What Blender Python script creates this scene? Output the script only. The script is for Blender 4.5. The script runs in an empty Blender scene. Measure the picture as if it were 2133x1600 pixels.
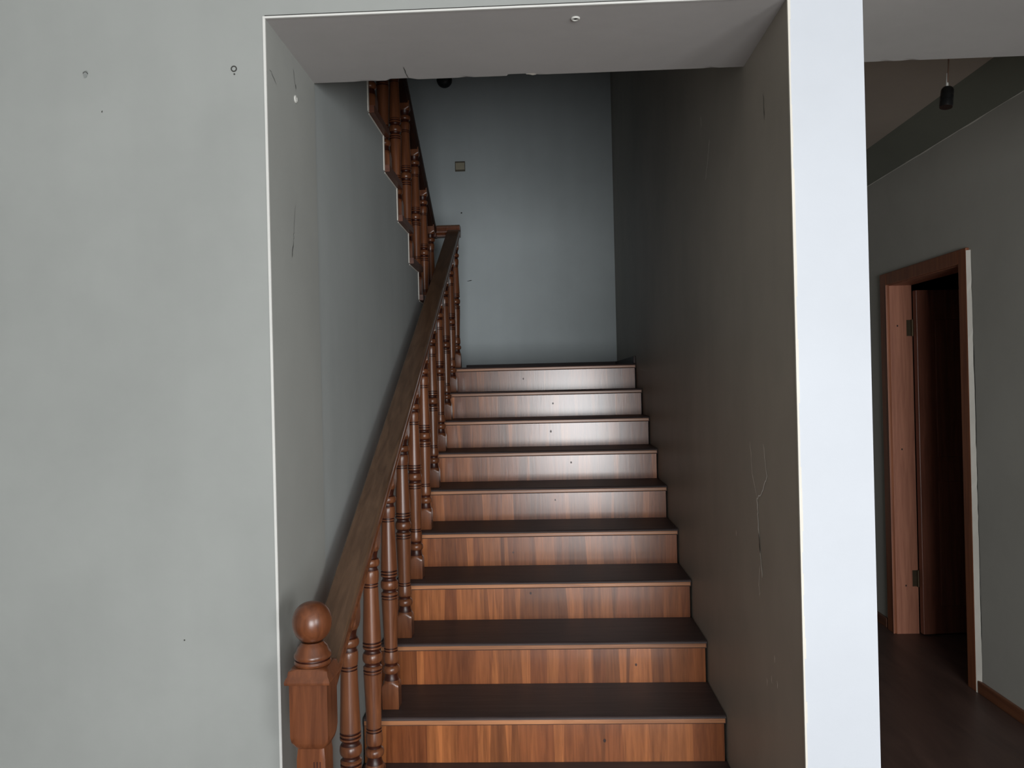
import bpy, bmesh, math, random
from mathutils import Vector, Matrix
random.seed(7)
scene = bpy.context.scene
col = scene.collection

# ------------------------------------------------------------------ helpers
def lin(c):
    return tuple(((v/255)/12.92 if v/255 <= .04045 else ((v/255+.055)/1.055)**2.4) for v in c) + (1.0,)

def obj(name, bm, mats, parent=None, smooth=False):
    me = bpy.data.meshes.new(name)
    bmesh.ops.recalc_face_normals(bm, faces=bm.faces[:])
    bm.to_mesh(me); bm.free()
    if not isinstance(mats, (list, tuple)): mats = [mats]
    for m in mats: me.materials.append(m)
    if smooth:
        for p in me.polygons: p.use_smooth = True
    o = bpy.data.objects.new(name, me)
    col.objects.link(o)
    if parent is not None: o.parent = parent
    return o

def thing(name, label, cat, loc=(0, 0, 0), group=None):
    o = bpy.data.objects.new(name, None); col.objects.link(o)
    o.empty_display_size = .1
    o.location = loc
    o['label'] = label; o['category'] = cat
    if group: o['group'] = group
    return o

def tag(o, label, cat, group=None):
    o['label'] = label; o['category'] = cat
    if group: o['group'] = group
    return o

def struct(name, bm, mats, parent=None, smooth=False):
    o = obj(name, bm, mats, parent, smooth)
    o['kind'] = 'structure'
    return o

def at_parent(o, parent):
    """parent an object built in world coordinates under a moved Empty."""
    o.parent = parent
    o.location = -parent.location
    return o

def add_box(bm, lo, hi, bevel=0.0, mi=0):
    x0, y0, z0 = lo; x1, y1, z1 = hi
    vs = [bm.verts.new(p) for p in ((x0,y0,z0),(x1,y0,z0),(x1,y1,z0),(x0,y1,z0),(x0,y0,z1),(x1,y0,z1),(x1,y1,z1),(x0,y1,z1))]
    fs = [bm.faces.new([vs[i] for i in f]) for f in ((3,2,1,0),(4,5,6,7),(0,1,5,4),(1,2,6,5),(2,3,7,6),(3,0,4,7))]
    for f in fs: f.material_index = mi
    if bevel > 0:
        es = list({e for f in fs for e in f.edges})
        bmesh.ops.bevel(bm, geom=es, offset=bevel, segments=2, affect='EDGES', profile=.5)
    return fs

def box_bm(lo, hi, bevel=0.0):
    bm = bmesh.new(); add_box(bm, lo, hi, bevel); return bm

def prism(bm, pts, axis, a, b):
    """extrude polygon (2D pts) along axis from a to b. axis 'X': pts=(y,z); 'Y': pts=(x,z); 'Z': pts=(x,y)"""
    def P(p, t):
        return {'X': (t, p[0], p[1]), 'Y': (p[0], t, p[1]), 'Z': (p[0], p[1], t)}[axis]
    A = [bm.verts.new(P(p, a)) for p in pts]; B = [bm.verts.new(P(p, b)) for p in pts]
    n = len(pts)
    f0 = bm.faces.new(A); f1 = bm.faces.new(list(reversed(B)))
    fs = [f0, f1]
    for i in range(n):
        fs.append(bm.faces.new([A[i], B[i], B[(i+1) % n], A[(i+1) % n]]))
    return fs

def loft(bm, rings, seg=48, cx=0, cy=0):
    """rings: (z, R, h) -> r(theta)=min(R, square of half width h); R or h may be None. One continuous turned piece."""
    prev = None; first = None
    for z, R, h in rings:
        vs = []
        for k in range(seg):
            t = 2*math.pi*(k+.0)/seg
            c, s = math.cos(t), math.sin(t)
            r = 1e9
            if h is not None: r = h/max(abs(c), abs(s))
            if R is not None: r = min(r, R)
            vs.append(bm.verts.new((cx+r*c, cy+r*s, z)))
        if prev:
            for k in range(seg):
                bm.faces.new([prev[k], prev[(k+1) % seg], vs[(k+1) % seg], vs[k]])
        else: first = vs
        prev = vs
    bm.faces.new(list(reversed(first))); bm.faces.new(prev)

def auto_smooth(o, ang=35):
    me = o.data
    for p in me.polygons: p.use_smooth = True
    bm = bmesh.new(); bm.from_mesh(me)
    for e in bm.edges:
        if len(e.link_faces) == 2:
            e.smooth = e.calc_face_angle(0) < math.radians(ang)
    bm.to_mesh(me); bm.free()

def ribbon(bm, pts, w, normal, off=.0012):
    """thin crack lying on a plane with this normal."""
    n = Vector(normal).normalized()
    P = [Vector(p)+n*off for p in pts]
    rows = []
    for i, p in enumerate(P):
        d = (P[min(i+1, len(P)-1)]-P[max(i-1, 0)]).normalized()
        s = d.cross(n).normalized()
        ww = w*(.35 if i in (0, len(P)-1) else random.uniform(.7, 1.3))
        rows.append((bm.verts.new(p-s*ww/2), bm.verts.new(p+s*ww/2)))
    for a, b in zip(rows, rows[1:]):
        bm.faces.new([a[0], a[1], b[1], b[0]])

def jitter_line(pts, n, amp, axes):
    out = []
    for a, b in zip(pts, pts[1:]):
        for k in range(n):
            t = k/n
            p = Vector(a).lerp(Vector(b), t)
            if k: p += Vector([random.uniform(-amp, amp)*x for x in axes])
            out.append(p)
    out.append(Vector(pts[-1]))
    return out

# ------------------------------------------------------------------ materials
def new_mat(name):
    m = bpy.data.materials.new(name); m.use_nodes = True
    nt = m.node_tree
    return m, nt, nt.nodes['Principled BSDF']

def N(nt, t, **kw):
    n = nt.nodes.new(t)
    for k, v in kw.items():
        if k in n.inputs: n.inputs[k].default_value = v
        else: setattr(n, k, v)
    return n

def plaster(name, c, var=.08, rough=.75, bump=.12, c2=None, spec=.3, streak=0.0):
    m, nt, b = new_mat(name); L = nt.links.new
    tc = N(nt, 'ShaderNodeTexCoord')
    n1 = N(nt, 'ShaderNodeTexNoise', Scale=1.3, Detail=5.0, Roughness=.6)
    L(tc.outputs['Object'], n1.inputs['Vector'])
    n2 = N(nt, 'ShaderNodeTexNoise', Scale=28.0, Detail=4.0, Roughness=.6)
    L(tc.outputs['Object'], n2.inputs['Vector'])
    mp = N(nt, 'ShaderNodeMapping'); mp.inputs['Scale'].default_value = (9, 9, .6)
    L(tc.outputs['Object'], mp.inputs['Vector'])
    n3 = N(nt, 'ShaderNodeTexNoise', Scale=1.0, Detail=3.0)
    L(mp.outputs[0], n3.inputs['Vector'])
    r = N(nt, 'ShaderNodeMix', data_type='RGBA')
    ca = lin(c); cb = lin(c2) if c2 else tuple(v*(1-2.2*var) for v in ca[:3])+(1,)
    r.inputs[6].default_value = ca; r.inputs[7].default_value = cb
    rp = N(nt, 'ShaderNodeValToRGB'); rp.color_ramp.elements[0].position = .38; rp.color_ramp.elements[1].position = .66
    L(n1.outputs['Fac'], rp.inputs[0]); L(rp.outputs[0], r.inputs[0])
    mul = N(nt, 'ShaderNodeMix', data_type='RGBA', blend_type='MULTIPLY'); mul.inputs[0].default_value = 1
    mr = N(nt, 'ShaderNodeMapRange'); mr.inputs[1].default_value = .3; mr.inputs[2].default_value = .7
    mr.inputs[3].default_value = 1-streak; mr.inputs[4].default_value = 1.0
    L(n3.outputs['Fac'], mr.inputs[0]); L(r.outputs[2], mul.inputs[6]); L(mr.outputs[0], mul.inputs[7])
    L(mul.outputs[2], b.inputs['Base Color'])
    b.inputs['Roughness'].default_value = rough; b.inputs['Specular IOR Level'].default_value = spec
    bp = N(nt, 'ShaderNodeBump', Strength=bump, Distance=.004)
    L(n2.outputs['Fac'], bp.inputs['Height']); L(bp.outputs[0], b.inputs['Normal'])
    return m

def wood(name, dark, light, rough=.35, scale=(50, 50, 3), tone=False, coat=0.0, bump=.08, spec=.5, randomize=.18):
    m, nt, b = new_mat(name); L = nt.links.new
    tc = N(nt, 'ShaderNodeTexCoord'); oi = N(nt, 'ShaderNodeObjectInfo')
    add = N(nt, 'ShaderNodeVectorMath', operation='ADD')
    sc = N(nt, 'ShaderNodeMath', operation='MULTIPLY'); sc.inputs[1].default_value = 7.3
    L(oi.outputs['Random'], sc.inputs[0]); L(tc.outputs['Object'], add.inputs[0]); L(sc.outputs[0], add.inputs[1])
    mp = N(nt, 'ShaderNodeMapping'); mp.inputs['Scale'].default_value = scale
    L(add.outputs[0], mp.inputs['Vector'])
    n1 = N(nt, 'ShaderNodeTexNoise', Scale=1.0, Detail=6.0, Roughness=.62, Distortion=.6)
    L(mp.outputs[0], n1.inputs['Vector'])
    rp = N(nt, 'ShaderNodeValToRGB')
    rp.color_ramp.elements[0].position = .33; rp.color_ramp.elements[0].color = lin(dark)
    rp.color_ramp.elements[1].position = .68; rp.color_ramp.elements[1].color = lin(light)
    L(n1.outputs['Fac'], rp.inputs[0])
    outc = rp.outputs[0]
    hv = N(nt, 'ShaderNodeHueSaturation')
    mr = N(nt, 'ShaderNodeMapRange'); mr.inputs[3].default_value = 1-randomize; mr.inputs[4].default_value = 1+randomize
    L(oi.outputs['Random'], mr.inputs[0]); L(mr.outputs[0], hv.inputs['Value']); L(outc, hv.inputs['Color'])
    outc = hv.outputs[0]
    if tone:
        at = N(nt, 'ShaderNodeVertexColor'); at.layer_name = 'tone'
        mu = N(nt, 'ShaderNodeMix', data_type='RGBA', blend_type='MULTIPLY'); mu.inputs[0].default_value = 1
        L(outc, mu.inputs[6]); L(at.outputs[0], mu.inputs[7]); outc = mu.outputs[2]
    L(outc, b.inputs['Base Color'])
    b.inputs['Roughness'].default_value = rough
    b.inputs['Specular IOR Level'].default_value = spec
    b.inputs['Coat Weight'].default_value = coat; b.inputs['Coat Roughness'].default_value = .18
    bp = N(nt, 'ShaderNodeBump', Strength=bump, Distance=.003)
    L(n1.outputs['Fac'], bp.inputs['Height']); L(bp.outputs[0], b.inputs['Normal'])
    return m

def plain(name, c, rough=.5, metal=0.0, spec=.5):
    m, nt, b = new_mat(name); L = nt.links.new
    tc = N(nt, 'ShaderNodeTexCoord'); n1 = N(nt, 'ShaderNodeTexNoise', Scale=40.0, Detail=3.0)
    L(tc.outputs['Object'], n1.inputs['Vector'])
    r = N(nt, 'ShaderNodeMix', data_type='RGBA'); a = lin(c)
    r.inputs[6].default_value = a; r.inputs[7].default_value = tuple(v*.8 for v in a[:3])+(1,)
    L(n1.outputs['Fac'], r.inputs[0]); L(r.outputs[2], b.inputs['Base Color'])
    b.inputs['Roughness'].default_value = rough; b.inputs['Metallic'].default_value = metal
    b.inputs['Specular IOR Level'].default_value = spec
    return m

M = {}
M['front'] = plaster('front_wall_paint', (148, 151, 148), .06, .6, .10, streak=.03)
M['white'] = plaster('white_paint', (196, 201, 208), .03, .55, .10)
M['reveal'] = plaster('reveal_paint', (162, 164, 160), .05, .6, .1)
M['soffit'] = plaster('soffit_paint', (176, 174, 172), .05, .7, .12)
M['stair_right'] = plaster('stair_wall_paint', (172, 164, 152), .08, .5, .10, streak=.05, spec=.3)
M['stair_left'] = plaster('stair_left_paint', (168, 173, 172), .05, .6, .10, streak=.05)
M['stair_back'] = plaster('stair_back_paint', (206, 216, 218), .04, .55, .08, streak=.03)
M['corridor'] = plaster('corridor_paint', (190, 189, 182), .05, .65, .10)
M['corridor_ceiling'] = plaster('corridor_ceiling_paint', (178, 166, 154), .05, .8, .08)
M['cove'] = plaster('cove_paint', (116, 118, 107), .06, .6, .08)
M['ceiling'] = plaster('ceiling_paint', (205, 205, 202), .03, .8, .05)
M['bare'] = plaster('bare_plaster', (224, 220, 210), .08, .85, .3)
M['bead'] = plaster('corner_bead', (204, 204, 200), .06, .8, .2)
M['crack'] = plaster('crack_plaster', (250, 246, 238), .1, .9, .2)
M['crack_dark'] = plain('crack_shadow', (38, 36, 34), .9)
M['tread'] = wood('tread_paint', (57, 47, 46), (75, 62, 60), .5, (4, 50, 50), bump=.06, spec=.3, randomize=.05)
M['nosing'] = wood('nosing_wood', (148, 98, 66), (188, 130, 90), .3, (3, 50, 50), spec=.5)
M['riser'] = wood('riser_parquet', (114, 64, 35), (156, 92, 53), .24, (55, 55, 3.5), tone=True, bump=.06, spec=.6, coat=.32, randomize=.05)
M['baluster'] = wood('baluster_wood', (90, 51, 31), (122, 75, 48), .3, (60, 60, 4), spec=.5, randomize=.16)
M['newel'] = wood('newel_wood', (80, 44, 26), (112, 65, 39), .3, (45, 45, 3), spec=.5, randomize=.02)
M['groove'] = wood('groove_dark_wood', (44, 18, 10), (66, 28, 15), .4, (60, 60, 4))  # darker wood tone for grooves, coves, flutes and knots
M['rail'] = wood('handrail_wood', (78, 58, 44), (104, 80, 62), .32, (50, 3, 14), spec=.45, randomize=.03)
M['upper_wood'] = wood('upper_stair_wood', (74, 40, 26), (98, 56, 36), .45, (4, 45, 45), randomize=.08)
M['upper_rail'] = wood('upper_rail_wood', (36, 20, 14), (52, 30, 20), .45, (50, 3, 14), randomize=.03)
M['door'] = wood('door_wood', (116, 66, 42), (150, 90, 58), .45, (45, 45, 2.5), randomize=.05)
M['jamb'] = wood('jamb_wood', (146, 92, 70), (176, 118, 92), .5, (45, 45, 2.5), randomize=.03)
M['leaf'] = wood('door_leaf_wood', (106, 64, 50), (132, 82, 65), .35, (40, 40, 2.5), randomize=.03)
M['base'] = wood('baseboard_wood', (92, 54, 36), (124, 78, 52), .45, (40, 3, 40))
M['floor'] = wood('floor_boards', (72, 57, 52), (90, 71, 65), .42, (12, 2.0, 12), bump=.05, spec=.3)
M['black'] = plain('black_bakelite', (20, 20, 20), .28)
M['wire'] = plain('wire_insulation', (110, 84, 70), .6)
M['metal'] = plain('hinge_metal', (96, 84, 66), .4, .8)
M['beige'] = plain('beige_plastic', (186, 178, 154), .5)
M['beige_dark'] = plain('switch_shadow_frame', (104, 97, 82), .6)  # shade around the rocker, put into the plate colour
M['dark_green'] = plain('dark_fixture', (24, 34, 36), .5)
M['plug'] = plain('plug_plastic', (206, 206, 200), .6)
M['hole'] = plain('hole_dark', (58, 58, 55), .9)
M['smear'] = plain('smear_filler', (130, 134, 132), .9)
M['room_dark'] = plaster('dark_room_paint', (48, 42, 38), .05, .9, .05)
M['frame_white'] = plain('window_frame_paint', (220, 220, 216), .5)

# ------------------------------------------------------------------ dimensions
XL, XR, XC = -.65, .594, .766        # stair opening left, right, pillar right edge
YF, YB = 1.917, 2.337                # front and back of the front wall
ZL = 2.505                           # lintel underside
YW = 6.518                           # stair back wall
RH, TD, Y0 = .157, .3034, 2.7585     # riser, going, nosing of step 0 (third riser)
XB = 2.167                           # corridor right wall
CZ = 3.05
def nz(i): return RH*(i+3)
def ny(i): return Y0+TD*i
ZLAND = nz(8)

# ------------------------------------------------------------------ room shell
struct('floor', box_bm((-3.3, -3.8, -.12), (4.6, 8.2, 0)), M['floor'])
# front wall, left of the opening: white-grey face, reveal
bm = bmesh.new()
fs = prism(bm, [(-3.2, YF), (XL, YF), (XL, YB), (-3.2, YB)], 'Z', 0, CZ)
bm.faces.ensure_lookup_table()
for f in bm.faces:
    f.normal_update()
    if abs(f.calc_center_median().x-XL) < 1e-4: f.material_index = 1
wall_front = struct('wall_front', bm, [M['front'], M['reveal']])
# lintel over stair opening and corridor opening, worn lower back edge
bm = bmesh.new()
xs = [XL+(XB-XL)*k/120 for k in range(121)]
rowsA = []
for k, x in enumerate(xs):
    dz = random.uniform(0, .002) if random.random() < .06 else 0
    if -.08 < x < .0: dz = .010+random.uniform(0, .008)
    if -.42 < x < -.36: dz = .006
    rowsA.append([bm.verts.new(p) for p in ((x, YF, ZL), (x, YB-.012, ZL), (x, YB-dz*.6, ZL+dz), (x, YB, CZ), (x, YF, CZ))])
for a, b in zip(rowsA, rowsA[1:]):
    for j in range(5):
        f = bm.faces.new([a[j], b[j], b[(j+1) % 5], a[(j+1) % 5]])
        f.material_index = 1 if j in (0, 1) else 0
bm.faces.new(rowsA[0]); bm.faces.new(list(reversed(rowsA[-1])))
lintel = struct('wall_lintel', bm, [M['front'], M['soffit']])
# pillar + right stair wall (one wall, its end painted white)
bm = bmesh.new()
fs = prism(bm, [(YF, 0), (YW+.2, 0), (YW+.2, 4.95), (YB, 4.95), (YB, ZL), (YF, ZL)], 'X', XR, XC)
for f in bm.faces:
    f.normal_update(); c = f.calc_center_median()
    if abs(c.y-YF) < 1e-4: f.material_index = 1
    elif abs(c.x-XC) < 1e-4: f.material_index = 2
wall_stair_right = struct('wall_stair_right', bm, [M['stair_right'], M['white'], M['corridor']])
# back wall of the stairwell
wall_back = struct('wall_back', box_bm((-1.75, YW, 0), (XR, YW+.2, 4.95)), M['stair_back'])
struct('wall_stair_far_left', box_bm((-1.9, YB, 0), (-1.75, YW, 4.95)), M['stair_back'])
struct('wall_upper_front', box_bm((-1.9, YB-.2, CZ+.12), (XC, YB, 4.95)), M['stair_left'])
struct('ceiling_stairwell', box_bm((-1.9, YB-.2, 4.95), (XC, YW+.2, 5.05)), M['ceiling'])
# partition between the two flights with stepped top
TU, RU, YU, ZU = .295, .1515, 4.875, 1.920
NU = 8
pts = [(YB+.001, 0), (YU, 0)]
for j in range(NU):
    y, z = YU-TU*j, ZU+RU*j
    pts += [(y, z), (y-TU, z)] if j < NU-1 else [(y, z), (YB+.001, z)]
XP = XL-.004
bm = bmesh.new(); prism(bm, pts, 'X', XP-.115, XP)
wall_stair_left = struct('wall_stair_left', bm, M['stair_left'])
# pale bare edge along the stepped top
bm = bmesh.new()
for j in range(NU):
    y, z = YU-TU*j, ZU+RU*j
    z0 = z-RU if j else ZLAND
    add_box(bm, (XP-.01, y-.016, z0+.002), (XP+.003, y+.0015, z-.001))
    add_box(bm, (XP-.01, y-TU+.004, z-.006), (XP+.002, y-.017, z-.001))
struct('trim_1', bm, M['bare'], wall_stair_left)
# white corner bead along the front edges of the opening
bm = bmesh.new()
add_box(bm, (XL-.005, YF-.0015, 0), (XL+.001, YF+.004, ZL+.002))
add_box(bm, (XL-.005, YF-.002, ZL-.001), (XR, YF+.004, ZL+.004))
add_box(bm, (XL, YF-.0022, ZL+.0042), (XR, YF+.003, ZL+.006), mi=1)
struct('trim_2', bm, [M['bead'], M['crack_dark']], wall_front)
bm = bmesh.new()
for z in [k*.05 for k in range(50)]:
    w = random.uniform(.002, .006)
    add_box(bm, (XR-.0015, YF-.0012, z), (XR+w, YF+.006, z+.05))
struct('trim_3', bm, M['bare'], wall_stair_right)

# camera room: ceiling, side walls, rear wall with a tall window
struct('ceiling', box_bm((-3.3, -3.8, CZ), (4.6, YB, CZ+.12)), M['ceiling'])
struct('wall_left', box_bm((-3.35, -3.8, 0), (-3.2, YB, CZ)), M['front'])
WX0, WX1, WZ0, WZ1 = -.15, 1.75, .12, 2.15
bm = bmesh.new()
add_box(bm, (-3.2, -3.8, 0), (WX0, -3.65, CZ)); add_box(bm, (WX1, -3.8, 0), (XB, -3.65, CZ))
add_box(bm, (WX0, -3.8, 0), (WX1, -3.65, WZ0)); add_box(bm, (WX0, -3.8, WZ1), (WX1, -3.65, CZ))
struct('wall_rear', bm, M['front'])
bm = bmesh.new()
for x in (WX0, (WX0+WX1)/2-.03, WX1-.06): add_box(bm, (x, -3.78, WZ0), (x+.06, -3.72, WZ1))
for z in (WZ0, WZ1-.06): add_box(bm, (WX0, -3.78, z), (WX1, -3.72, z+.06))
struct('window_1', bm, M['frame_white'])

# corridor right wall with door opening
DY0, DY1, DZ = 4.245, 5.134, 2.185
WT = .135
bm = bmesh.new()
add_box(bm, (XB, -3.8, 0), (XB+WT, -2.1, CZ)); add_box(bm, (XB, -.7, 0), (XB+WT, DY0, CZ)); add_box(bm, (XB, -2.1, 0), (XB+WT, -.7, .85)); add_box(bm, (XB, -2.1, 2.15), (XB+WT, -.7, CZ)); add_box(bm, (XB, DY1, 0), (XB+WT, 8.0, CZ)); add_box(bm, (XB, DY0, DZ), (XB+WT, DY1, CZ))
wall_right = struct('wall_right', bm, M['corridor'])
bm = bmesh.new()
for y in (-2.1, -1.43, -.76): add_box(bm, (XB+.07, y, .85), (XB+.12, y+.06, 2.15))
for z in (.85, 2.09): add_box(bm, (XB+.07, -2.1, z), (XB+.12, -.7, z+.06))
struct('window_2', bm, M['frame_white'])
struct('wall_corridor_end', box_bm((XC, 7.8, 0), (XB, 8.0, CZ)), M['corridor'])
struct('ceiling_corridor', box_bm((XC, YB, 2.985), (XB+.0, 7.8, 3.10)), M['corridor_ceiling'])
# dark room behind the open door
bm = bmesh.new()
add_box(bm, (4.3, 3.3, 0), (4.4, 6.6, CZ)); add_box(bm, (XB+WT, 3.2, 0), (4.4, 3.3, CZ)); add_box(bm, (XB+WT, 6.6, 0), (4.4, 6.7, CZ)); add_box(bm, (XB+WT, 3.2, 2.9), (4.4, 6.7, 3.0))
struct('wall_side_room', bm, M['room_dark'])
# sloped plaster cove between corridor wall and ceiling, pale paint line at its foot
bm = bmesh.new()
prism(bm, [(XB, 2.865), (XB, 2.985), (1.99, 2.985), (2.01, 2.968), (XB-.012, 2.869)], 'Y', YB, 7.8)
cove = struct('trim_4', bm, M['cove'])
bm = bmesh.new()
ribbon(bm, jitter_line([(XB, 2.5, 2.863), (XB, 7.7, 2.863)], 60, .003, (0, 0, 1)), .007, (-1, 0, 0), .002)
struct('trim_5', bm, M['crack'], cove)
# baseboards
bm = bmesh.new()
add_box(bm, (XB-.016, -3.6, 0), (XB, DY0-.085, .062), .004); 
struct('baseboard_right', bm, M['base'])
struct('baseboard_corridor', box_bm((XB-.016, DY1+.11, 0), (XB, 7.8, .062), .004), M['base'])
struct('baseboard_back', box_bm((-.62, YW-.016, ZLAND), (XR-.002, YW, ZLAND+.05), .003), M['tread'])
struct('baseboard_landing', box_bm((XR-.014, ny(8)+.03, ZLAND), (XR, YW-.017, ZLAND+.05), .003), M['tread'])

# ------------------------------------------------------------------ door in the corridor
bm = bmesh.new()   # jamb lining (three boards)
add_box(bm, (XB-.002, DY1-.014, 0), (XB+WT, DY1, DZ)); add_box(bm, (XB-.002, DY0, 0), (XB+WT, DY0+.014, DZ)); add_box(bm, (XB-.002, DY0+.014, DZ-.014), (XB+WT, DY1-.014, DZ))
door = struct('door_1', bm, M['jamb'])
def casing(lo, hi): 
    o = obj('casing', box_bm(lo, hi, .004), M['door'], door); return o
casing((XB-.018, DY1-.012, 0), (XB, DY1+.085, DZ+.065))
casing((XB-.018, DY0-.075, 0), (XB, DY0+.004, DZ+.065))
casing((XB-.018, DY0+.004, DZ-.01), (XB, DY1-.012, DZ+.065))
bm = bmesh.new(); add_box(bm, (XB-.022, DY1-.014, 0), (XB-.016, DY1-.004, DZ-.01), .002)
obj('casing_bead', bm, M['jamb'], door)
# leaf swung open into the dark room, with raised panels
bm = bmesh.new()
add_box(bm, (.015, -.02, .008), (.80, .02, 2.135), .004)
for z0, z1 in ((.18, .95), (1.1, 1.95)):
    add_box(bm, (.13, -.026, z0), (.68, -.02, z1), .003)
leaf = obj('door_leaf', bm, M['leaf'], door)
leaf.location = (XB+WT-.012, DY1-.045, 0); leaf.rotation_euler = (0, 0, math.radians(6))
for z in (1.905, .345):
    bm = bmesh.new()
    add_box(bm, (XB+WT-.035, DY1-.0165, z-.05), (XB+WT, DY1-.014, z+.05))
    loft(bm, [(z-.052, .007, None), (z+.052, .007, None)], 16, XB+WT-.003, DY1-.022)
    obj('hinge', bm, M['metal'], door)
bm = bmesh.new()
for x, z in ((XB+.045, 1.92), (XB+.055, 1.15), (XB+.06, .30)):
    add_box(bm, (x-.004, DY1-.0148, z-.005), (x+.004, DY1-.0138, z+.005))
obj('screw_hole', bm, M['crack_dark'], door)
# bare plaster strip beside the near casing
bm = bmesh.new(); rows = []
for k in range(61):
    z = .0+2.235*k/60
    w = .018+.016*(1-k/60)+random.uniform(-.003, .003)
    rows.append((bm.verts.new((XB-.017, DY0-.0755, z)), bm.verts.new((XB-.003, DY0-.076-w, z))))
for a, b in zip(rows, rows[1:]): bm.faces.new([a[0], a[1], b[1], b[0]])
obj('plaster_strip', bm, M['bare'], wall_right)
bm = bmesh.new()
ribbon(bm, jitter_line([(XB, DY0-.108, .25), (XB, DY0-.102, 1.0), (XB, DY0-.100, 1.75)], 14, .003, (0, 1, 0)), .004, (-1, 0, 0), .0015)
obj('plaster_crack', bm, M['crack_dark'], wall_right)

# ------------------------------------------------------------------ lower staircase
stairs = thing('staircase', 'lower flight of wooden stairs with dark painted treads and parquet strip risers', 'staircase')
XS0, XS1 = XL+.003, XR-.003
def tread_bm(x0, x1, yf, yb, z, t=.028, r=.009):
    """board with a rounded front edge; yf is the nosing"""
    pts = [(yb, z), (yb, z-t), (yf+.004, z-t)]
    for k in range(5):
        a = math.pi*(1.0-.5*k/4)
        pts.append((yf+r+r*math.cos(a), z-r+r*math.sin(a)))
    bm = bmesh.new(); prism(bm, pts, 'X', x0, x1); return bm
def riser_bm(x0, x1, yf, z0, z1, t=.018, seed=0):
    rnd = random.Random(seed)
    bm = bmesh.new(); lay = bm.loops.layers.float_color.new('tone')
    # cut lines from left to right, slightly slanted
    cuts = [x0]
    while cuts[-1] < x1-.07:
        w = rnd.choice((.018, .03, .045, .055, .065, .075, .09, .012))*rnd.uniform(.85, 1.15)
        if cuts[-1]+w > x1-.012: break
        cuts.append(cuts[-1]+w)
    cuts.append(x1)
    sl = [0]+[rnd.uniform(-.004, .004) for _ in cuts[1:-1]]+[0]
    A, B, A2, B2 = [], [], [], []
    for c, s in zip(cuts, sl):
        A.append(bm.verts.new((c-s, yf, z0))); B.append(bm.verts.new((c+s, yf, z1)))
        A2.append(bm.verts.new((c-s, yf+t, z0))); B2.append(bm.verts.new((c+s, yf+t, z1)))
    for k in range(len(cuts)-1):
        w = cuts[k+1]-cuts[k]
        v = rnd.uniform(.72, 1.05)
        g = rnd.uniform(-.04, .04)
        if w < .035 and rnd.random() < .7: v = rnd.uniform(1.2, 1.65); g = .07
        elif rnd.random() < .14: v = rnd.uniform(1.2, 1.45); g = .06
        tone = (v, v*(1+g), v*(1+g*.6), 1)
        for f in (bm.faces.new([A[k], A[k+1], B[k+1], B[k]]), bm.faces.new([A2[k+1], A2[k], B2[k], B2[k+1]]),
                  bm.faces.new([B[k], B[k+1], B2[k+1], B2[k]]), bm.faces.new([A[k+1], A[k], A2[k], A2[k+1]])):
            for l in f.loops: l[lay] = tone
    for f in (bm.faces.new([A[0], B[0], B2[0], A2[0]]), bm.faces.new([A[-1], A2[-1], B2[-1], B[-1]])):
        for l in f.loops: l[lay] = (1.1, 1.1, 1.1, 1)
    return bm
for i in range(-2, 9):
    z, y = nz(i), ny(i)
    if i < 8:
        t = obj('tread', tread_bm(XS0, XS1, y, ny(i+1)+.006, z), M['tread'], stairs)
    else:
        t = obj('landing_board', tread_bm(-1.748, XS1, y, YW-.002, z, t=.028), M['tread'], stairs)
    bm = bmesh.new(); add_box(bm, (XS0+.001, y-.002, z-.0245), (XS1-.003, y+.008, z-.0095), .002)
    obj('nosing_strip', bm, M['nosing'], t)
    r = obj('riser', riser_bm(XS0, XS1-.006, y+.007, nz(i-1) if i > -2 else 0, z-.0285, seed=i+20), M['riser'], stairs)
    rnd = random.Random(i+5)
    bm = bmesh.new()
    for _ in range(1):
        kx, kz, kr = rnd.uniform(-.35, .5), z-.04-rnd.uniform(0, .06), rnd.uniform(.003, .0055)
        ring = [bm.verts.new((kx+kr*math.cos(a*math.pi/5), y+.0064, kz+kr*1.3*math.sin(a*math.pi/5))) for a in range(10)]
        bm.faces.new(ring)
    obj('knot', bm, M['groove'], r)

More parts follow.
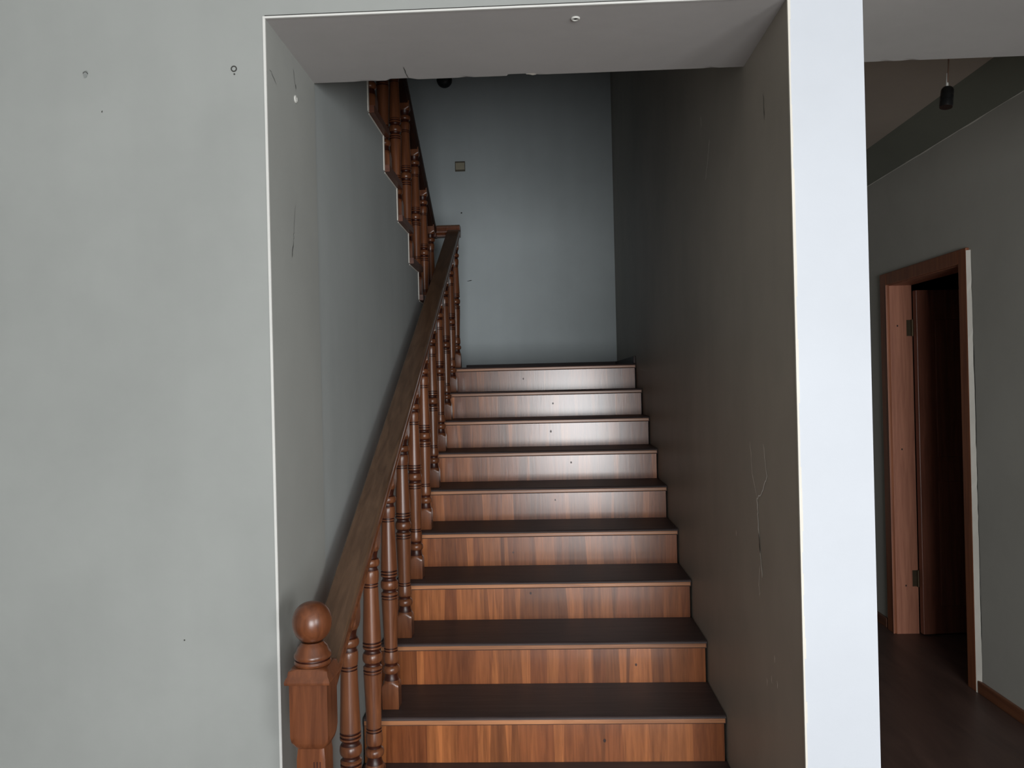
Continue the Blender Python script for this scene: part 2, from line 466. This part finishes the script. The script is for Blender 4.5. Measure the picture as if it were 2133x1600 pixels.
# ------------------------------------------------------------------ balusters
HB = .0292
def baluster_bm(ext=0.0, top=.95):
    """one continuous turned baluster: square foot, shoulders, vase, bead, square head"""
    half = [  # (height above foot, R, h) lower half up to the centre bead at .437
        (.076, .0435, HB), (.082, .040, HB), (.088, .0355, HB), (.093, .0305, HB), (.098, .0265, None), (.106, .0238, None), (.114, .0222, None),
        (.121, .0222, None), (.124, .0272, None), (.129, .0298, None), (.135, .0304, None), (.141, .0298, None), (.146, .0272, None),
        (.149, .0222, None), (.156, .0222, None), (.160, .0252, None), (.166, .0268, None), (.180, .0268, None), (.197, .0250, None),
        (.1995, .0247, None), (.2005, .0222, None), (.2035, .0222, None), (.2045, .0242, None), (.2085, .0241, None), (.2095, .0218, None), (.2125, .0218, None), (.2135, .0236, None),
        (.250, .0246, None), (.300, .0262, None), (.350, .0281, None), (.385, .0292, None),
        (.3865, .0266, None), (.3895, .0266, None), (.391, .0297, None), (.3955, .0297, None), (.397, .0270, None), (.400, .0270, None), (.4015, .0297, None),
        (.407, .0297, None), (.410, .0252, None), (.414, .0236, None), (.419, .0240, None), (.423, .0278, None), (.428, .0304, None), (.437, .0312, None)]
    C = .437
    rings = [(-ext, .0435, HB-.001), (-ext+.002, .0435, HB)] + half
    for h, R, s in reversed(half[:-1]):
        f = 1.0
        rings.append((2*C-h, R, s))
    rings.append((top, .0435, HB))
    bm = bmesh.new(); loft(bm, rings, 40)
    # darken grooves and coves by material index
    cove = [(.098, .1225), (.1475, .159), (.1992, .2048), (.2082, .2138), (.3858, .391), (.3958, .402), (.4085, .4225)]
    cove += [(2*C-b, 2*C-a) for a, b in cove]
    for f in bm.faces:
        z = f.calc_center_median().z
        if len(f.verts) == 4 and any(a < z < b for a, b in cove): f.material_index = 1
    return {z for z in ()} or bm
railing = thing('stair_railing', 'brown handrail on turned balusters with round topped newel beside the lower flight', 'railing', (-.56, 1.86, 0))
RAILX, RSL = -.560, .518
def rz(y): return 2.617-RSL*(5.19-y)
def rail_bm(xc, w, t, ya, za, yb, zb):
    h = w/2
    pr = [(-h*.70, -t), (-h*.72, -t*.86), (-h*.80, -t*.80), (-h*.98, -t*.66), (-h, -t*.55), (-h*.90, -t*.47), (-h*.90, -t*.40), (-h, -t*.30), (-h, -t*.12), (-h*.93, -t*.03), (-h*.86, 0)]
    pr = pr+[(-x, z) for x, z in reversed(pr)]
    bm = bmesh.new()
    A = [bm.verts.new((xc+x, ya, za+z)) for x, z in pr]; B = [bm.verts.new((xc+x, yb, zb+z)) for x, z in pr]
    bm.faces.new(A); bm.faces.new(list(reversed(B)))
    n = len(pr)
    for k in range(n):
        f = bm.faces.new([A[k], B[k], B[(k+1) % n], A[(k+1) % n]])
        if 7 < k < 13: f.material_index = 1
    return bm
o = obj('handrail', rail_bm(RAILX, .082, .075, 1.905, rz(1.905), 5.235, rz(5.235)), [M['baluster'], M['rail']]); at_parent(o, railing)
bproto = baluster_bm(0, .955)
me0 = None
first = obj('baluster', bproto, [M['baluster'], M['groove']]); auto_smooth(first, 40)
XBAL = -.5665
at_parent(first, railing)
for i in range(-2, 9):
    o = first if i == -2 else first.copy()
    if i != -2: col.objects.link(o)
    o.parent = railing
    y = ny(i)+.1
    # trim each head so it just enters the rail
    o.location = Vector((XBAL, y, nz(i)+.0006))-railing.location
    top = rz(y)-.055-nz(i)
    o.scale = (1, 1, 1)
    o.data = first.data if abs(top-.955) > 9 else o.data
# shorten the shared head so that it ends inside the rail
for v in first.data.vertices:
    if v.co.z > .94: v.co.z = rz(ny(0)+.1)-.05-nz(0)
# newel post
NXp, NYp = -.553, 1.862
bm = bmesh.new()
loft(bm, [(0, None, .043), (.10, None, .043), (.105, None, .033), (.760, None, .033), (.785, .0425, .0335), (.792, .050, .0415), (.802, .058, .0435), (.815, None, .0435), (.936, None, .0435)], 48, NXp, NYp)
newel = obj('newel_post', bm, M['newel']); auto_smooth(newel, 40); at_parent(newel, railing)
def sub(name, bm, mats, parent):
    o = obj(name, bm, mats, parent); auto_smooth(o, 38); return o
bm = bmesh.new()
loft(bm, [(.934, None, .0440), (.937, None, .0515), (.943, None, .0525), (.950, None, .0500), (.955, None, .0465), (.966, None, .0445), (.970, .052, .041)], 48, NXp, NYp)
sub('newel_cap', bm, M['newel'], newel)
bm = bmesh.new()
loft(bm, [(.968, .036, None), (.971, .041, None), (.976, .0425, None), (.981, .0405, None), (.982, .0375, None), (.985, .0375, None), (.986, .0415, None), (.991, .0432, None), (.996, .0415, None), (1.001, .037, None), (1.010, .0345, None), (1.017, .028, None), (1.022, .0245, None)], 48, NXp, NYp)
for f in bm.faces:
    if .9815 < f.calc_center_median().z < .9865 and len(f.verts) == 4: f.material_index = 1
sub('turned_collar', bm, [M['newel'], M['groove']], newel)
bm = bmesh.new()
rg = []
for k in range(0, 25):
    a = -math.pi/2+math.pi*k/24
    r = .0455*max(math.cos(a), 0)**.85
    rg.append((1.067+.047*math.sin(a), max(r, .0008), None))
rg[0] = (1.0205, .023, None); rg[1] = (1.0225, .0262, None)
loft(bm, [q for q in rg if q[0] >= 1.02], 48, NXp, NYp)
sub('ball_finial', bm, M['newel'], newel)
# flutes shown by three thin dark strips laid on the lower shaft
for fx_ in (.006, .013, .020):
    bm = bmesh.new(); add_box(bm, (NXp+fx_, NYp-.0336, .12), (NXp+fx_+.0028, NYp-.0325, .755))
    obj('flute', bm, M['groove'], newel)
# short level rail across the landing corner
def cross_rail_bm(y, w, t, z, xa, xb):
    bm = rail_bm(0, w, t, xa, z, xb, z)
    bmesh.ops.transform(bm, matrix=Matrix(((0, 1, 0, 0), (1, 0, 0, y), (0, 0, 1, 0), (0, 0, 0, 1))), verts=bm.verts[:])
    return bm
o = obj('landing_handrail', cross_rail_bm(5.235, .082, .072, 2.652, -.6685, -.519), [M['newel'], M['rail']]); at_parent(o, railing)

# ------------------------------------------------------------------ upper staircase and railing
upper = thing('staircase', 'upper flight of wooden stairs climbing back toward the viewer on the stepped wall', 'staircase', (-1.2, YU, ZLAND))
for j in range(NU):
    y, z = YU-TU*j, ZU+RU*j
    yb = y-TU+.003 if j < NU-1 else YB+.004
    bm = bmesh.new()
    prism(bm, [(y+.022, z+.001), (y+.026, z+.014), (y+.020, z+.03), (yb+.0, z+.03), (yb+.0, z+.001)], 'X', -1.748, XP+.022)
    t = obj('tread', bm, M['upper_wood']); at_parent(t, upper)
    z0 = (z-RU+.031) if j else ZLAND+.001
    r = obj('riser', box_bm((-1.748, y-.02, z0), (XP-.117, y-.004, z+.0005)), M['upper_wood']); at_parent(r, upper)
urail = thing('stair_railing', 'steep upper railing of crowded turned balusters above the stepped wall edge', 'railing', (-.70, 5.14, ZLAND))
UX = -.704
def uz(y): return 2.6537+.54*(5.181-y)
o = obj('handrail', rail_bm(-.705, .070, .060, 5.195, uz(5.195), YB+.01, uz(YB+.01)), [M['upper_rail'], M['upper_rail']]); at_parent(o, urail)
bmu = baluster_bm(.03, .955)
ub = obj('baluster', bmu, [M['baluster'], M['groove']]); auto_smooth(ub, 40)
for v in ub.data.vertices:
    if v.co.z > .94: v.co.z = .872
ub.parent = urail
ub.location = Vector((UX, YU-.03, ZU+.0605))-urail.location
for j in range(1, NU):
    o = ub.copy(); col.objects.link(o); o.parent = urail
    o.location = Vector((UX, YU-.03-TU*j, ZU+.0605+RU*j))-urail.location; o.scale.z = 1+.0085*j; o.location.z += .03*.0085*j
o = obj('baluster', baluster_bm(.08, .93), [M['baluster'], M['groove']]); auto_smooth(o, 40)
o.parent = urail; o.location = Vector((UX, 5.14, ZLAND+.0805))-urail.location
for v in o.data.vertices:
    if v.co.z > .92: v.co.z = .835

o = obj('rail_corner', box_bm((-.74, 5.19, 2.578), (-.6695, 5.276, 2.651), .006), M['upper_wood']); at_parent(o, urail)

# ------------------------------------------------------------------ small things
# bakelite lamp holder on its wire
hx, hy, hz = 1.408, 2.83, 2.50+.062
lamp = thing('lamp_holder', 'black empty bulb holder hanging on a thin wire from the corridor ceiling', 'lamp holder', (hx, hy, hz))
bm = bmesh.new()
loft(bm, [(-.036, .0175, None), (-.036, .0205, None), (-.030, .0215, None), (-.016, .0215, None), (-.015, .0195, None), (-.011, .0195, None), (-.010, .0215, None), (.004, .0215, None), (.005, .0195, None), (.008, .0195, None), (.009, .0210, None), (.026, .0205, None), (.034, .016, None), (.038, .008, None)], 32)
s = obj('socket_shell', bm, M['black'], lamp); auto_smooth(s, 40); s.rotation_euler = (math.radians(-6), math.radians(9), 0)
bm = bmesh.new(); loft(bm, [(.034, .0045, None), (.085, .003, None)], 12)
s2 = obj('cord_grip', bm, M['plug'], lamp); s2.rotation_euler = (math.radians(-3), math.radians(4), 0)
bm = bmesh.new()
prev = None
for k in range(13):
    t = k/12; z = .05+t*(2.984-hz-.05)
    x = .006*math.sin(t*5)+.004; 
    ring = [bm.verts.new((x+.0024*math.cos(a*math.pi/4), .0024*math.sin(a*math.pi/4), z)) for a in range(8)]
    if prev:
        for a in range(8): bm.faces.new([prev[a], prev[(a+1) % 8], ring[(a+1) % 8], ring[a]])
    prev = ring
obj('cord', bm, M['wire'], lamp)
# wall plate on the stair back wall
sw = thing('light_switch', 'small beige square switch plate on the blue stair back wall', 'switch', (-.635, YW, 3.388))
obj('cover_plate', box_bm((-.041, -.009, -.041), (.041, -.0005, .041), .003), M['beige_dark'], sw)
obj('rocker', box_bm((-.036, -.014, -.028), (.036, -.0085, .028), .002), M['beige'], sw)
# dark round fixture high on the back wall
fx = thing('wall_fixture', 'dark round fixture high on stair back wall peeping under the beam', 'fixture', (-.745, YW, 4.09))
bm = bmesh.new()
loft(bm, [(0, .062, None), (.03, .062, None), (.05, .052, None), (.06, .03, None)], 32)
bmesh.ops.rotate(bm, cent=(0, 0, 0), matrix=Matrix.Rotation(math.pi/2, 3, 'X'), verts=bm.verts[:])
o = obj('fixture_body', bm, M['dark_green'], fx); auto_smooth(o, 40)
obj('fixture_neck', box_bm((-.03, -.03, .05), (.03, -.001, .16), .004), M['dark_green'], fx)

def torus_bm(R, r, n=24, m=8, arc=1.0):
    bm = bmesh.new(); rows = []
    full = arc >= 1
    cnt = n if full else n+1
    for i in range(cnt):
        a = 2*math.pi*arc*i/n
        rows.append([bm.verts.new(((R+r*math.cos(2*math.pi*k/m))*math.cos(a), (R+r*math.cos(2*math.pi*k/m))*math.sin(a), r*math.sin(2*math.pi*k/m))) for k in range(m)])
    for i in range(n if full else n):
        p, q = rows[i], rows[(i+1) % cnt]
        for k in range(m): bm.faces.new([p[k], q[k], q[(k+1) % m], p[(k+1) % m]])
    return bm
def disc_bm(r, h=.001, n=20):
    bm = bmesh.new(); loft(bm, [(0, r, None), (h, r*.9, None)], n); return bm
def plug(name, label, cat, loc, rot, ring_r, ring_t, ring_m, hole_r):
    t = thing(name, label, cat, loc); t.rotation_euler = rot
    obj('rim', torus_bm(ring_r, ring_t), ring_m, t, True)
    if hole_r: obj('hole', disc_bm(hole_r), M['hole'], t)
    return t
FR = (math.pi/2, 0, 0)       # disc axis toward -Y
plug('wall_plug', 'small white screw plug on the left reveal of the stair opening', 'wall plug', (XL+.001, 2.147, 2.391), (0, math.pi/2, 0), .0075, .003, M['plug'], .0045)
plug('wall_plug', 'small white screw plug in the beam underside above the stairs', 'wall plug', (.099, 1.985, ZL-.001), (math.pi, 0, 0), .0085, .003, M['plug'], .0045)
t = plug('drill_hole', 'dark rimmed drill hole in the grey wall nearest the stair opening', 'drill hole', (-.728, YF-.0008, 2.386), FR, .0062, .0014, M['hole'], None)
obj('drip_mark', disc_bm(.002), M['hole'], t).location = (.001, -.013, .0003)
t = thing('drill_hole', 'pale filled drill hole high on the grey wall, farther left', 'drill hole', (-1.094, YF-.0008, 2.387)); t.rotation_euler = FR
bm = bmesh.new()
ring = [bm.verts.new(((.006+.0015*math.sin(3*a))*math.cos(a), (.0105+.002*math.sin(2*a+1))*math.sin(a), .0004)) for a in [k*math.pi/10 for k in range(20)]]
bm.faces.new(ring)
obj('filler_patch', bm, M['smear'], t)
obj('rim', torus_bm(.0055, .0011, 20, 6, .45), M['hole'], t, True)

# cracks and pits in the plaster belong to their walls
def crack(parent, pts, w, normal, mat, n=5, amp=.004, axes=(0, 1, 1)):
    if mat is M['crack']: w *= 1.6
    bm = bmesh.new(); ribbon(bm, jitter_line(pts, n, amp, axes), w, normal)
    return obj('plaster_crack', bm, mat, parent)
W = wall_stair_right
z = .157
nR = (-1, 0, 0)
crack(W, [(XR, 2.222, 1.274+z), (XR, 2.19, 1.19+z), (XR, 2.245, 1.14+z), (XR, 2.300, 1.112+z)], .0022, nR, M['crack'])
crack(W, [(XR, 2.361, 1.271+z), (XR, 2.345, 1.18+z), (XR, 2.300, 1.12+z)], .0018, nR, M['crack'])
crack(W, [(XR, 2.300, 1.118+z), (XR, 2.292, 1.06+z), (XR, 2.279, .97+z), (XR, 2.262, .90+z)], .004, nR, M['crack'], 6)
crack(W, [(XR, 2.284, 1.02+z), (XR, 2.281, .995+z), (XR, 2.277, .965+z)], .005, nR, M['crack_dark'], 3, .002).location.x = -.001
crack(W, [(XR, 2.285, .93+z), (XR, 2.300, .87+z), (XR, 2.292, .84+z)], .0018, nR, M['crack'])
crack(W, [(XR, 2.818, 2.286+z), (XR, 2.845, 2.23+z), (XR, 2.898, 2.165+z)], .003, nR, M['crack'], 5)
crack(W, [(XR, 2.95, 2.41+z), (XR, 2.955, 2.37+z)], .002, nR, M['crack'])
crack(W, [(XR, 2.142, 2.20+z), (XR, 2.135, 2.13+z)], .003, nR, M['crack_dark'], 4)
for y, zz in ((2.56, .98), (2.16, .72), (2.14, .66), (2.19, .655), (2.24, .63), (2.30, .35)):
    crack(W, [(XR, y, zz+z), (XR, y-.002, zz-.02+z)], .0022, nR, M['crack'], 2)
nL = (1, 0, 0)
crack(wall_front, [(XL, 2.13, 2.465), (XL, 2.15, 2.425)], .0018, nL, M['hole'])
crack(wall_front, [(XL, 2.15, 2.432), (XL, 2.153, 2.42)], .005, nL, M['hole'], 2, .001)
crack(wall_front, [(XL, 2.10, 2.0), (XL, 2.085, 1.955)], .003, nL, M['hole'])
crack(wall_front, [(XL, 2.125, 2.10), (XL, 2.105, 2.03), (XL, 2.10, 2.0)], .0012, nL, M['hole'])
crack(wall_front, [(XL, 1.94, 2.39), (XL, 1.99, 2.372)], .0015, nL, M['hole'])
crack(wall_front, [(-1.054, YF, 2.297), (-1.055, YF, 2.292)], .003, (0, -1, 0), M['hole'], 2, .0005)
crack(wall_front, [(-.882, YF, 1.012), (-.880, YF, 1.009)], .004, (0, -1, 0), M['hole'], 2, .0005)
crack(wall_back, [(-.60, YW, 2.30+z), (-.56, YW, 2.305+z)], .006, (0, -1, 0), M['hole'], 3, .001)
crack(wall_back, [(-.635, YW, 2.86+z), (-.63, YW, 2.85+z)], .012, (0, -1, 0), M['hole'], 3, .001)
crack(lintel, [(-.37, 2.24, ZL), (-.372, 2.28, ZL), (-.37, 2.33, ZL)], .002, (0, 0, -1), M['hole'], 4, .002, (1, 1, 0))
crack(lintel, [(-.03, 2.325, ZL), (.0, 2.33, ZL)], .012, (0, 0, -1), M['bare'], 3, .002, (1, 1, 0))

# ------------------------------------------------------------------ light
def area(name, loc, rot, sx, sy, power, color):
    l = bpy.data.lights.new(name, 'AREA'); l.shape = 'RECTANGLE'; l.size = sx; l.size_y = sy; l.energy = power; l.color = color
    o = bpy.data.objects.new(name, l); col.objects.link(o); o.location = loc; o.rotation_euler = rot
    return o
area('window_daylight', ((WX0+WX1)/2, -3.6, (WZ0+WZ1)/2), (math.pi/2, 0, 0), WX1-WX0, WZ1-WZ0, 255, (.97, .985, 1.0))
area('side_window_daylight', (XB+.01, -1.4, 1.5), (0, math.radians(90), 0), 1.28, 1.38, 85, (.97, .985, 1.0))
w = bpy.data.worlds.new('world'); scene.world = w; w.use_nodes = True
w.node_tree.nodes['Background'].inputs[0].default_value = (.6, .7, .8, 1); w.node_tree.nodes['Background'].inputs[1].default_value = .05

# ------------------------------------------------------------------ camera
yaw, pitch, roll, F = -.0392, .0011, -.0235, 1680.25
cy, sy = math.cos(yaw), math.sin(yaw); cp, sp = math.cos(pitch), math.sin(pitch)
fw = Vector((sy*cp, cy*cp, sp)); r = Vector((cy, -sy, 0)); u = r.cross(fw)
c, s = math.cos(roll), math.sin(roll)
r2 = c*r+s*u; u2 = -s*r+c*u
cam = bpy.data.cameras.new('camera'); co = bpy.data.objects.new('camera', cam); col.objects.link(co)
cam.sensor_fit = 'HORIZONTAL'; cam.sensor_width = 36; cam.lens = 36*F/2133
cam.clip_start = .02
co.matrix_world = Matrix(((r2.x, u2.x, -fw.x, 0), (r2.y, u2.y, -fw.y, 0), (r2.z, u2.z, -fw.z, 1.6084), (0, 0, 0, 1)))
scene.camera = co
scene.view_settings.view_transform = 'Standard'
scene.view_settings.look = 'None'
scene.view_settings.exposure = 0
